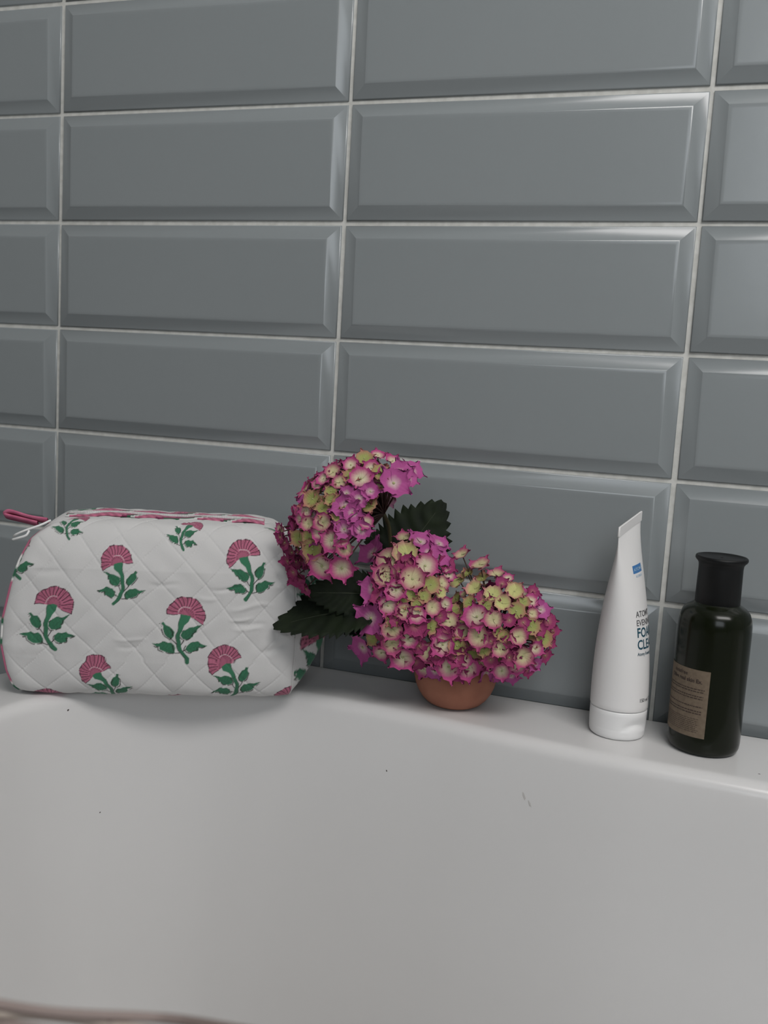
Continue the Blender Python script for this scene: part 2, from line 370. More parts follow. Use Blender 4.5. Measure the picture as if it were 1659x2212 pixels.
FLOWERS = [  # foot (a, s) mm, head (a, s) mm, mirrored
    ((78, 75.5), (78, 105.7), True), ((30.5, 36.4), (29.9, 72.3), False), ((133.7, 31.4), (133.7, 67.3), False),
    ((74.5, -9.5), (63.2, 19.3), True), ((38.6, 122.8), (43, 143.5), False), ((128.3, 117.4), (133.7, 138.4), False),
    ((181.4, 81.6), (176.4, 113.3), True), ((173.3, -3.5), (165.5, 28.8), True), ((217, 131), (222, 165), False), ((2, 92), (-4, 122), False),
    ((27, -45), (25, -12), False), ((128, -45), (126, -16), True), ((86, 150), (84, 184), True), ((175, 158), (172, 192), False), ((238.5, 43), (243, 79), False), ((216, -42), (221, -8), True),
    ((130, 165), (128, 200), True), ((40, 180), (42, 215), True)]
def bag():
    root = tag(empty('toiletry_bag', tuple(BA0 + BU * .11 + BN * .045)), 'white quilted zip toiletry bag printed with pink carnations and green leaves, on the tub corner', 'toiletry bag')
    per = CS_L[-1]
    # perimeter samples: dense over bottom front, front and top; coarse behind
    s1 = np.arange(S_FRONT0 - .022, S_FRONT0 + .205, .00055); s2 = np.arange(s1[-1] + .003, per + s1[0] - .001, .003)
    s = np.r_[s1, s2]; t = np.linspace(0, 1, 430)
    S, T = np.meshgrid(s, t, indexing='ij')
    Lc = bag_local(S, T); Wd = bag_world(Lc)
    # quilting relief
    du = np.gradient(Wd, axis=0); dv = np.gradient(Wd, axis=1); N = np.cross(du, dv); N /= np.linalg.norm(N, axis=2)[..., None] + 1e-12
    cent = BA0 + BU * .11 + BN * BD / 2 + np.array([0, 0, BH / 2])
    if ((Wd - cent) * N).sum(-1).mean() < 0: N = -N
    sl = S - S_FRONT0; sl = np.where(sl > per - .03, sl - per, sl)
    A = Lc[..., 0]
    M2 = np.linalg.inv(np.array([[.0162, .0178], [-.0178, .0180]]))
    da, ds = A - .0444, sl - .0908
    al = M2[0, 0] * da + M2[0, 1] * ds; be = M2[1, 0] * da + M2[1, 1] * ds
    al += .05 * np.sin(be * 1.7); be += .05 * np.sin(al * 1.3 + 1)
    d1 = np.abs(al - np.round(al)) * .0235; d2 = np.abs(be - np.round(be)) * .0235
    stitch1 = .8 + .2 * np.sin(be * 2 * np.pi * 11); stitch2 = .8 + .2 * np.sin(al * 2 * np.pi * 11)
    puff = (np.abs(np.cos(0)) - np.exp(-(d1 / .0035) ** 2)) * (1 - np.exp(-(d2 / .0035) ** 2)) * .0004
    groove = -.0005 * np.exp(-(d1 / .0007) ** 2) * stitch1 - .0005 * np.exp(-(d2 / .0007) ** 2) * stitch2
    # soft creases
    def crease(a0, s0, a1, s1_, amp, wd):
        ux, uy = a1 - a0, s1_ - s0; l = math.hypot(ux, uy); ux /= l; uy /= l
        p = (A - a0) * ux + (sl - s0) * uy; q = -(A - a0) * uy + (sl - s0) * ux
        q = q + .0012 * np.sin(p * 180)
        return amp * np.exp(-(q / wd) ** 2) * np.clip(np.minimum(p, l - p) / (l * .3), 0, 1)
    cr = 0
    for c in ((.075, .047, .105, .045, .0007, .0018), (.150, .088, .182, .090, -.0009, .0016), (.165, .072, .205, .078, .0009, .0022), (.17, .062, .20, .060, -.0008, .002), (.166, .064, .188, .0655, .0008, .0016),
              (.168, .057, .196, .057, .0007, .0018), (.14, .082, .16, .080, .0007, .002), (.10, .0915, .13, .090, -.0007, .002), (.19, .036, .222, .046, -.0014, .003), (.198, .090, .222, .100, .001, .003), (.078, .040, .10, .040, -.0006, .002),
              (.0, .03, .02, .05, .001, .004), (.01, .10, .04, .097, -.0008, .003), (.205, .055, .222, .050, .001, .002)):
        cr = cr + crease(*c)
    lump = .0006 * np.sin(A * 95 + 3 * np.sin(sl * 60)) * np.sin(sl * 80 + 2 * np.sin(A * 50))
    edge = np.clip(np.minimum(T, 1 - T) * 18, 0, 1)
    disp = (puff + groove + lump) * edge + cr * edge
    Wd = Wd + N * disp[..., None]
    col = np.ones(S.shape + (3,)) * np.array([.60, .595, .588])
    uv = np.stack([A * 1000, sl * 1000], -1).reshape(-1, 2); cf = col.reshape(-1, 3).copy()
    for k, (ft, hd, mi) in enumerate(FLOWERS): paint_flower(uv, cf, ft, hd, mi, seed=k * 1.7)
    me = grid_mesh('quilted_body', Wd, close_u=True, col=cf.reshape(col.shape))
    m = mat('printed_cotton', (.8, .8, .8), .9, Sheen_Weight=.15); attr_col(m); noise_bump(m, 1600, .35, .0003, 2)
    mk('quilted_body', me, root, m)
    # end panels
    for side, tt in ((0, 0.0), (1, 1.0)):
        ss = np.linspace(0, per, 240, endpoint=False)
        ring = bag_world(bag_local(ss, np.full_like(ss, tt)))
        c0 = ring.mean(0); sgn = 1 if side else -1
        rho = np.linspace(1, .02, 60)
        P = c0 + rho[:, None, None] * (ring - c0)[None]
        bul = (1 - rho ** 2) * (.034 if side else .012)
        P = P + BU * sgn * bul[:, None, None]
        h = (P[..., 2] - RZ) / BH; bb = ((P - BA0) @ BN) / BD
        P = P + BU * (sgn * .0012 * np.sin(h * 14 + bb * 9) * (1 - rho[:, None]))[..., None]
        cc = np.ones(P.shape) * np.array([.60, .595, .588])
        uv = np.stack([bb * BD * 1000, h * BH * 1000], -1).reshape(-1, 2); cf = cc.reshape(-1, 3).copy()
        if side:
            paint_flower(uv, cf, (17, 8), (25, 48), True, seed=3); paint_flower(uv, cf, (24, 82), (22, 112), False, seed=6)
        else:
            paint_flower(uv, cf, (28, 8), (24, 40), True, seed=4); paint_flower(uv, cf, (60, 78), (63, 112), True, seed=5); paint_flower(uv, cf, (30, 75), (26, 108), False, seed=8)
        me = grid_mesh('end_panel', P, close_v=True, col=cf.reshape(cc.shape), flip=bool(side))
        mk('end_panel', me, root, m)
        # piping along the seam
        path = bag_world(bag_local(np.linspace(0, per, 160), np.full(160, tt))) + BU * sgn * .0004
        k = np.arange(160); pk = np.where((np.sin(k * .33 + side) > -.25)[:, None], C_PINK[None], np.where((np.sin(k * .9) > .2)[:, None], C_GRN[None], np.array([[.75, .74, .72]]))) if side == 0 else np.ones((160, 3)) * [.62, .61, .60]
        TP = tube_pts(path, .0012 if side == 0 else .0005, 7)
        mk('piping', grid_mesh('piping', TP, close_v=True, col=np.repeat(pk[:, None], 7, 1)), root, m)
    # zip tapes, zip teeth on the top
    m2 = mat('pink_cotton_tape', (.46, .10, .19), .85); noise_bump(m2, 1200, .3, .0003)
    noise_col(m2, 60, (.38, .075, .16), (.58, .16, .26), .35, .65)
    sc_top = S_FRONT0 + .131 + BD * .44
    tt = np.linspace(.07, .93, 400)
    for k, (o0, o1, mm) in enumerate(((-.020, -.004, m2), (.004, .018, m2))):
        ss = np.linspace(sc_top + o0, sc_top + o1, 6)
        wob = .0018 * np.sin(tt * 23 + k * 2)[None, :] + .0013 * np.sin(tt * 61)[None, :]
        SS, TT = np.meshgrid(ss, tt, indexing='ij')
        P = bag_world(bag_local(SS + wob, TT)); P[..., 2] += .0012 + .0008 * np.sin(np.linspace(0, np.pi, 6))[:, None] + .0005 * np.sin(TT * 31 + k)
        P2 = np.concatenate([P, P[::-1] - [0, 0, .0012]], 0)
        u_ = (TT * .2 - (SS - sc_top) * 1.6) * 1000; uu = np.mod(u_ + 9 * np.sin(TT * 17 + k), 46)
        cz = np.where((uu < 5)[..., None], C_GRN, np.where((uu < 12)[..., None], np.array([.62, .61, .60]), np.where((uu > 40)[..., None], C_DK * 4, C_PINK * (1 + .25 * np.sin(u_ * .9)[..., None]))))
        cz = np.concatenate([cz, cz[::-1]], 0)
        mk('zip_tape', grid_mesh('zip_tape', P2, close_u=True, col=cz), root, m)
    m3 = mat('white_zip', (.8, .8, .79), .5)
    parts = []
    for q in np.linspace(.08, .92, 110):
        p = bag_world(bag_local(np.array([sc_top]), np.array([q])))[0]
        parts.append(box_vf((-.0005 + p[0], -.002 + p[1], p[2]), (p[0] + .0005, p[1] + .002, p[2] + .0022)))
    o = mk('zip_teeth', mesh('zip_teeth', *join(parts), smooth=False), root, m3); o['kind'] = 'stuff'
    # fabric pull loop at the left end and white cord ends
    def W(a, b, c): return BA0 + BU * a + BN * b + np.array([0, 0, c])
    base = W(.012, .022, .1345)
    def strap(path, wd, th):
        path = smooth_path(path, 24); T = np.gradient(path, axis=0); T /= np.linalg.norm(T, axis=1)[:, None]
        side = BN * .85 + np.array([0, 0, -.5]); side /= np.linalg.norm(side); up = np.cross(T, side)
        P = np.stack([path + side * wd / 2 + up * th / 2, path - side * wd / 2 + up * th / 2, path - side * wd / 2 - up * th / 2, path + side * wd / 2 - up * th / 2], 0)
        return P
    P = strap([W(.020, .020, .1405), W(.006, .019, .1425), W(-.008, .018, .1465), W(-.0125, .018, .1450), W(-.0118, .0185, .1432), W(.002, .020, .1400), W(.012, .021, .1375)], .009, .0016)
    mk('pull_loop', grid_mesh('pull_loop', P, close_u=True), root, m2)
    for pth in ([W(.024, .010, .1425), W(.017, .006, .1390), W(.007, .004, .1350), W(-.001, .006, .1310), W(-.004, .010, .1285)],
                [W(.009, .004, .1345), W(.007, .002, .1310), W(.001, .003, .1285), W(-.004, .006, .1265)]):
        pth = smooth_path(pth, 20)
        mk('white_cord', mesh('white_cord', *tube_vf(pth, .0009, 8)), root, m3)
bag()

# ------------------------------------------------------------------ terracotta pot
POT = (.4455, -.0515, RZ + .0003)
m_ter = mat('terracotta', (.17, .082, .050), .8); noise_col(m_ter, 45, (.30, .115, .07), (.355, .142, .088)); noise_bump(m_ter, 500, .3, .0004)
pot = tag(empty('terracotta_pot', POT), 'small round terracotta bowl pot holding the cut hydrangeas on the tub rim', 'pot')
prof = [(.0005, 0), (.016, 0), (.0195, .0008), (.0235, .0030), (.0275, .0068), (.0310, .0120), (.0335, .0180), (.0350, .0240), (.0355, .0300), (.0350, .0360), (.0335, .0410), (.0322, .0440), (.0322, .0462),
        (.0312, .0468), (.0300, .0460), (.0302, .0430), (.0322, .0360), (.0325, .0290), (.031, .020), (.027, .012), (.020, .006), (.0005, .0045)]
mk('bowl', lathe('bowl', prof, 72, POT), pot, m_ter)

# ------------------------------------------------------------------ hydrangeas
def sepal_mat(name, edge, centre, lo, hi):
    m = mat(name, edge, .7, Specular_IOR_Level=.3); nt = m.node_tree; b = nt.nodes['Principled BSDF']
    a = nt.nodes.new('ShaderNodeAttribute'); a.attribute_name = 'Col'
    sep = nt.nodes.new('ShaderNodeSeparateColor'); nt.links.new(a.outputs['Color'], sep.inputs[0])
    tc = nt.nodes.new('ShaderNodeTexCoord'); n = nt.nodes.new('ShaderNodeTexNoise'); n.inputs['Scale'].default_value = 2.2; n.inputs['Detail'].default_value = 2
    nt.links.new(tc.outputs['Object'], n.inputs['Vector'])
    ad = nt.nodes.new('ShaderNodeMath'); ad.operation = 'MULTIPLY_ADD'; ad.inputs[1].default_value = .28; ad.inputs[2].default_value = -.14
    nt.links.new(n.outputs['Fac'], ad.inputs[0])
    ad2 = nt.nodes.new('ShaderNodeMath'); ad2.operation = 'ADD'; nt.links.new(ad.outputs[0], ad2.inputs[0]); nt.links.new(sep.outputs[0], ad2.inputs[1])
    r = nt.nodes.new('ShaderNodeValToRGB'); r.color_ramp.elements[0].position = lo; r.color_ramp.elements[0].color = (*centre, 1); r.color_ramp.elements[1].position = hi; r.color_ramp.elements[1].color = (*edge, 1)
    nt.links.new(ad2.outputs[0], r.inputs['Fac']); nt.links.new(r.outputs['Color'], b.inputs['Base Color'])
    # veins
    wv = nt.nodes.new('ShaderNodeMath'); wv.operation = 'SINE'; ml = nt.nodes.new('ShaderNodeMath'); ml.operation = 'MULTIPLY'; ml.inputs[1].default_value = 40
    nt.links.new(sep.outputs[1], ml.inputs[0]); nt.links.new(ml.outputs[0], wv.inputs[0])
    bp = nt.nodes.new('ShaderNodeBump'); bp.inputs['Strength'].default_value = .12; bp.inputs['Distance'].default_value = .0004
    nt.links.new(wv.outputs[0], bp.inputs['Height']); nt.links.new(bp.outputs['Normal'], b.inputs['Normal'])
    return m
SM = {'v': sepal_mat('violet_pink_sepal', (.40, .075, .255), (.55, .42, .40), .10, .46),
      'p': sepal_mat('pink_sepal', (.42, .058, .20), (.58, .52, .36), .25, .70),
      'm': sepal_mat('magenta_sepal', (.27, .030, .115), (.36, .15, .14), .05, .5),
      'c': sepal_mat('cream_pink_sepal', (.38, .06, .165), (.54, .48, .28), .34, .78),
      'y': sepal_mat('yellow_green_sepal', (.48, .15, .20), (.50, .50, .20), .5, .95),
      'g': sepal_mat('green_sepal', (.42, .15, .14), (.30, .32, .10), .42, .95),
      'q': sepal_mat('pale_sepal_back', (.40, .17, .28), (.48, .36, .34), .1, .8)}
m_bud = mat('bud', (.36, .38, .18), .6); m_stem = mat('stem_green', (.060, .055, .022), .6); m_stem2 = mat('reddish_stem', (.050, .024, .016), .7)
def floret_vf(seed):
    rs = np.random.RandomState(seed); V, F, Cc = [], [], []
    nv, nw = 8, 7; cup = rs.uniform(.25, .8); rot0 = rs.uniform(0, 6)
    for k in range(4):
        ang = rot0 + k * math.pi / 2 + rs.uniform(-.15, .15); ln = rs.uniform(.88, 1.08); wd = rs.uniform(.60, .76); zt = (k % 2) * .03
        cu = cup + rs.uniform(-.15, .2); tw = rs.uniform(-.25, .25)
        o = len(V)
        for i in range(nv):
            v = i / (nv - 1)
            hw = wd * (max(.16, min(v / .55, 1) ** .55) if v < .55 else 1) * (1 if v < .55 else max(0, 1 - ((v - .55) / .45) ** 1.15))
            for j in range(nw):
                u = -1 + 2 * j / (nw - 1)
                e = abs(u) ** 3
                jag = ((.10 if i % 2 else -.09) * rs.uniform(.5, 1.4) if abs(u) > .99 else (.16 if i == nv - 1 and abs(u) < .4 else 0))
                x = -.03 + v * (ln + .05) * (1 - .06 * e); y = u * (hw + jag * (v > .3))
                if i == nv - 1: x += jag
                z = zt + cu * v * v * .55 - .05 * u * u * v + .06 * math.sin(3 * v + seed) * u + tw * u * v * .3 + .10 * abs(u) * v
                V.append((x * math.cos(ang) - y * math.sin(ang), x * math.sin(ang) + y * math.cos(ang), z))
                Cc.append((min(1, math.hypot(x, y * .9)), (u + 1) / 2, 0))
        for i in range(nv - 1):
            for j in range(nw - 1):
                F.append((o + i * nw + j, o + (i + 1) * nw + j, o + (i + 1) * nw + j + 1, o + i * nw + j + 1))
    return V, F, Cc
FM = {}
for kx in SM:
    FM[kx] = []
    for k in range(6):
        V, F, Cc = floret_vf(k * 7 + ord(kx)); me = mesh('floret', V, F, True, Cc); me.materials.append(SM[kx]); FM[kx].append(me)
bV = []
bm_ = lathe('bud', [(.001, -.02), (.06, .0), (.085, .04), (.07, .085), (.03, .105), (.001, .108)], 10); bm_.materials.append(m_bud)
FL_U = """0.3843,-0.1452,-0.3157,0.21,-0.87,0.44,0.0087,p 0.396,-0.1361,-0.3104,0.34,-0.77,0.54,0.0063,g 0.4075,-0.1369,-0.3178,0.45,-0.77,0.45,0.0105,v 0.4121,-0.1047,-0.3099,0.65,-0.29,0.7,0.008,v 0.3971,-0.1106,-0.3031,0.45,-0.4,0.8,0.0058,p 0.3843,-0.1098,-0.2998,0.28,-0.4,0.87,0.0058,p 0.3795,-0.1273,-0.3019,0.18,-0.68,0.71,0.0064,g 0.3722,-0.1363,-0.307,0.09,-0.8,0.59,0.006,p 0.376,-0.1451,-0.315,0.13,-0.88,0.46,0.0056,g 0.3594,-0.14,-0.3132,-0.04,-0.86,0.52,0.006,c 0.3683,-0.1479,-0.3197,0.06,-0.91,0.4,0.0053,c 0.3528,-0.1418,-0.3186,-0.11,-0.88,0.46,0.0053,p 0.348,-0.1425,-0.3233,-0.16,-0.9,0.41,0.0046,p 0.3627,-0.1508,-0.3267,0.01,-0.94,0.33,0.0049,g 0.347,-0.1481,-0.3344,-0.15,-0.95,0.27,0.0064,g 0.3762,-0.1527,-0.3271,0.13,-0.94,0.31,0.0056,v 0.3771,-0.1564,-0.3368,0.14,-0.97,0.22,0.0087,v 0.3643,-0.1539,-0.333,0.02,-0.96,0.26,0.0045,g 0.3422,-0.1481,-0.3442,-0.2,-0.96,0.18,0.0057,p 0.3577,-0.1544,-0.3403,-0.03,-0.98,0.2,0.0056,g 0.3377,-0.146,-0.351,-0.26,-0.96,0.11,0.0054,p 0.3461,-0.1515,-0.3532,-0.15,-0.98,0.09,0.0057,c 0.3599,-0.1566,-0.3501,-0.01,-0.99,0.11,0.0067,c 0.3728,-0.1578,-0.3437,0.1,-0.98,0.16,0.0049,g 0.3154,-0.1329,-0.3648,-0.54,-0.84,-0.03,0.0055,p 0.3235,-0.1298,-0.3625,-0.56,-0.83,-0.02,0.0066,m 0.3338,-0.1414,-0.367,-0.34,-0.94,-0.06,0.0062,g 0.3186,-0.1328,-0.3734,-0.52,-0.84,-0.13,0.0063,m 0.3246,-0.1318,-0.3808,-0.48,-0.84,-0.24,0.007,m 0.3285,-0.1316,-0.3879,-0.43,-0.84,-0.32,0.0066,m 0.3684,-0.1581,-0.3629,0.06,-1.0,-0.0,0.0084,p 0.3505,-0.1514,-0.3725,-0.11,-0.99,-0.1,0.0082,g 0.3783,-0.1589,-0.3532,0.15,-0.99,0.08,0.0073,v 0.3911,-0.1575,-0.3528,0.25,-0.96,0.08,0.0069,v 0.3768,-0.1588,-0.3612,0.14,-0.99,0.01,0.0056,p 0.3795,-0.158,-0.3677,0.16,-0.99,-0.04,0.0059,c 0.3581,-0.1494,-0.385,-0.04,-0.97,-0.23,0.0103,p 0.3758,-0.1529,-0.3841,0.13,-0.97,-0.2,0.0091,p 0.3307,-0.1327,-0.3983,-0.36,-0.83,-0.42,0.0096,m 0.3379,-0.1324,-0.4084,-0.26,-0.82,-0.51,0.0055,m 0.3571,-0.156,-0.3583,-0.04,-1.0,0.04,0.006,p 0.3338,-0.13,-0.3883,-0.41,-0.83,-0.36,0.0059,m 0.347,-0.1516,-0.3635,-0.14,-0.99,-0.01,0.0053,g 0.3888,-0.1362,-0.3081,0.27,-0.78,0.56,0.006,p 0.3724,-0.1553,-0.3339,0.1,-0.96,0.25,0.0052,g 0.4086,-0.1245,-0.3107,0.52,-0.62,0.59,0.0085,v 0.4142,-0.1237,-0.315,0.58,-0.6,0.54,0.0071,v 0.3864,-0.1535,-0.3303,0.22,-0.93,0.28,0.0069,v 0.3936,-0.149,-0.3244,0.29,-0.89,0.34,0.0062,v 0.3835,-0.1571,-0.3407,0.19,-0.96,0.19,0.0069,v 0.3946,-0.1562,-0.3466,0.28,-0.95,0.14,0.0052,p 0.3147,-0.1337,-0.3693,-0.53,-0.84,-0.08,0.0052,m 0.3222,-0.1338,-0.3879,-0.45,-0.85,-0.29,0.0055,m 0.3273,-0.1335,-0.3963,-0.39,-0.84,-0.38,0.0059,m 0.3344,-0.1324,-0.4032,-0.31,-0.83,-0.47,0.0055,m 0.3134,-0.1333,-0.362,-0.55,-0.84,0.01,0.0037,p 0.3679,-0.0704,-0.3509,0.16,-0.99,-0.0,0.0085,q 0.3838,-0.0738,-0.3366,0.03,-0.99,-0.14,0.0061,q 0.3711,-0.0716,-0.3418,0.14,-0.99,-0.08,0.0054,q 0.3777,-0.0749,-0.3312,0.08,-0.98,-0.19,0.0077,q 0.3553,-0.0736,-0.3412,0.27,-0.96,-0.09,0.007,v 0.3317,-0.0839,-0.3699,0.56,-0.81,0.18,0.0062,m 0.3253,-0.0898,-0.362,0.7,-0.7,0.11,0.007,g 0.3594,-0.071,-0.3568,0.23,-0.97,0.04,0.0058,q"""
FL_L = """0.3742,-0.0777,-0.3842,-0.49,-0.62,0.61,0.0108,v 0.3956,-0.0977,-0.3846,-0.08,-0.83,0.55,0.0105,c 0.4069,-0.0925,-0.3784,0.13,-0.76,0.64,0.0094,y 0.397,-0.0668,-0.3703,-0.07,-0.43,0.9,0.0066,c 0.4118,-0.0672,-0.3721,0.27,-0.42,0.87,0.01,v 0.4248,-0.0577,-0.3732,0.54,-0.28,0.8,0.0085,v 0.4245,-0.0948,-0.3862,0.43,-0.75,0.5,0.01,p 0.4292,-0.0759,-0.3806,0.57,-0.53,0.63,0.0087,v 0.3968,-0.1071,-0.3958,-0.05,-0.92,0.39,0.0096,c 0.4182,-0.1063,-0.3956,0.31,-0.87,0.38,0.0099,c 0.3871,-0.1079,-0.4071,-0.21,-0.94,0.28,0.0104,v 0.4073,-0.1127,-0.4048,0.13,-0.95,0.29,0.0081,p 0.4316,-0.0998,-0.3996,0.52,-0.79,0.34,0.0066,g 0.4382,-0.0907,-0.3993,0.64,-0.68,0.35,0.0059,c 0.4401,-0.0776,-0.3941,0.72,-0.54,0.43,0.006,p 0.4193,-0.111,-0.407,0.31,-0.91,0.26,0.0051,g 0.4283,-0.1065,-0.4078,0.45,-0.85,0.25,0.0051,g 0.4386,-0.0947,-0.4057,0.63,-0.72,0.28,0.0048,y 0.4243,-0.1107,-0.4143,0.39,-0.9,0.19,0.0044,g 0.4142,-0.1142,-0.4137,0.23,-0.95,0.19,0.004,g 0.4025,-0.1153,-0.4173,0.05,-0.99,0.16,0.0077,p 0.4348,-0.1032,-0.4166,0.55,-0.81,0.17,0.0066,c 0.4156,-0.1147,-0.4202,0.25,-0.96,0.13,0.0066,c 0.425,-0.1112,-0.4223,0.4,-0.91,0.11,0.0069,p 0.4425,-0.0923,-0.4155,0.69,-0.7,0.18,0.0059,p 0.3871,-0.1105,-0.4306,-0.21,-0.98,0.04,0.0115,v 0.4244,-0.1112,-0.431,0.39,-0.92,0.03,0.0084,m 0.4351,-0.103,-0.4325,0.57,-0.82,0.02,0.0055,g 0.4066,-0.1149,-0.436,0.12,-0.99,-0.02,0.0081,c 0.4061,-0.1111,-0.4483,0.11,-0.98,-0.16,0.0078,c 0.4193,-0.1108,-0.4431,0.32,-0.94,-0.09,0.0074,p 0.3751,-0.0912,-0.4611,-0.46,-0.83,-0.32,0.0108,v 0.3944,-0.1011,-0.4606,-0.11,-0.94,-0.33,0.0068,p 0.4132,-0.1028,-0.4608,0.25,-0.92,-0.32,0.0097,p 0.3896,-0.0989,-0.3893,-0.18,-0.85,0.49,0.0067,m 0.4065,-0.1057,-0.3911,0.12,-0.89,0.44,0.0066,m 0.4113,-0.1001,-0.385,0.2,-0.83,0.52,0.0067,m 0.4229,-0.0818,-0.3778,0.44,-0.61,0.66,0.0075,v 0.4362,-0.0751,-0.3876,0.68,-0.51,0.53,0.0076,m 0.4075,-0.1097,-0.3978,0.13,-0.92,0.36,0.0059,m 0.3946,-0.1128,-0.412,-0.08,-0.97,0.22,0.0066,m 0.3975,-0.1123,-0.442,-0.03,-1.0,-0.09,0.0056,m 0.4102,-0.1158,-0.4271,0.17,-0.98,0.07,0.0055,m 0.4271,-0.1087,-0.4368,0.44,-0.9,-0.03,0.0059,m 0.4402,-0.0974,-0.4243,0.65,-0.76,0.1,0.0052,m 0.4266,-0.1042,-0.4493,0.46,-0.88,-0.16,0.0063,m 0.4068,-0.1159,-0.4286,0.12,-0.99,0.05,0.0051,g 0.3875,-0.1052,-0.4489,-0.22,-0.96,-0.17,0.0053,g 0.4209,-0.0936,-0.4663,0.41,-0.82,-0.41,0.0068,m 0.4065,-0.1075,-0.4553,0.12,-0.96,-0.24,0.006,m 0.3907,-0.1062,-0.3986,-0.15,-0.92,0.37,0.0067,m"""
FL_F = """0.451,-0.1002,-0.4638,0.2,-0.96,-0.21,0.0092,p 0.4652,-0.0928,-0.4648,0.48,-0.85,-0.23,0.0085,p 0.4569,-0.1014,-0.4456,0.3,-0.93,0.24,0.0066,g 0.446,-0.1033,-0.4456,0.1,-0.97,0.24,0.0088,p 0.4594,-0.0958,-0.4364,0.34,-0.83,0.45,0.0066,c 0.4478,-0.0927,-0.4295,0.13,-0.78,0.61,0.0074,c 0.4569,-0.1018,-0.455,0.3,-0.95,0.01,0.0066,m 0.469,-0.0943,-0.4497,0.53,-0.83,0.14,0.0059,g 0.4755,-0.0704,-0.4726,0.72,-0.54,-0.43,0.0076,v 0.4467,-0.0787,-0.4227,0.12,-0.6,0.79,0.0053,g 0.4563,-0.0851,-0.4266,0.29,-0.68,0.68,0.0052,g 0.426,-0.0838,-0.4731,-0.32,-0.81,-0.49,0.0088,p 0.4347,-0.1018,-0.4544,-0.12,-0.99,0.03,0.0078,c 0.4395,-0.1006,-0.4399,-0.02,-0.93,0.38,0.0059,m 0.4421,-0.1035,-0.4548,0.02,-1.0,0.02,0.0066,m 0.462,-0.099,-0.4568,0.4,-0.91,-0.03,0.0066,p 0.4727,-0.0869,-0.461,0.64,-0.76,-0.14,0.0067,m 0.4385,-0.0937,-0.4713,-0.04,-0.91,-0.41,0.0067,v 0.4578,-0.0942,-0.469,0.34,-0.88,-0.34,0.0067,m 0.4683,-0.0726,-0.4743,0.62,-0.59,-0.52,0.0061,p 0.4458,-0.1003,-0.438,0.09,-0.9,0.42,0.0059,m 0.4549,-0.0987,-0.4378,0.26,-0.87,0.42,0.0051,m 0.4643,-0.0968,-0.4437,0.43,-0.85,0.28,0.0055,m"""
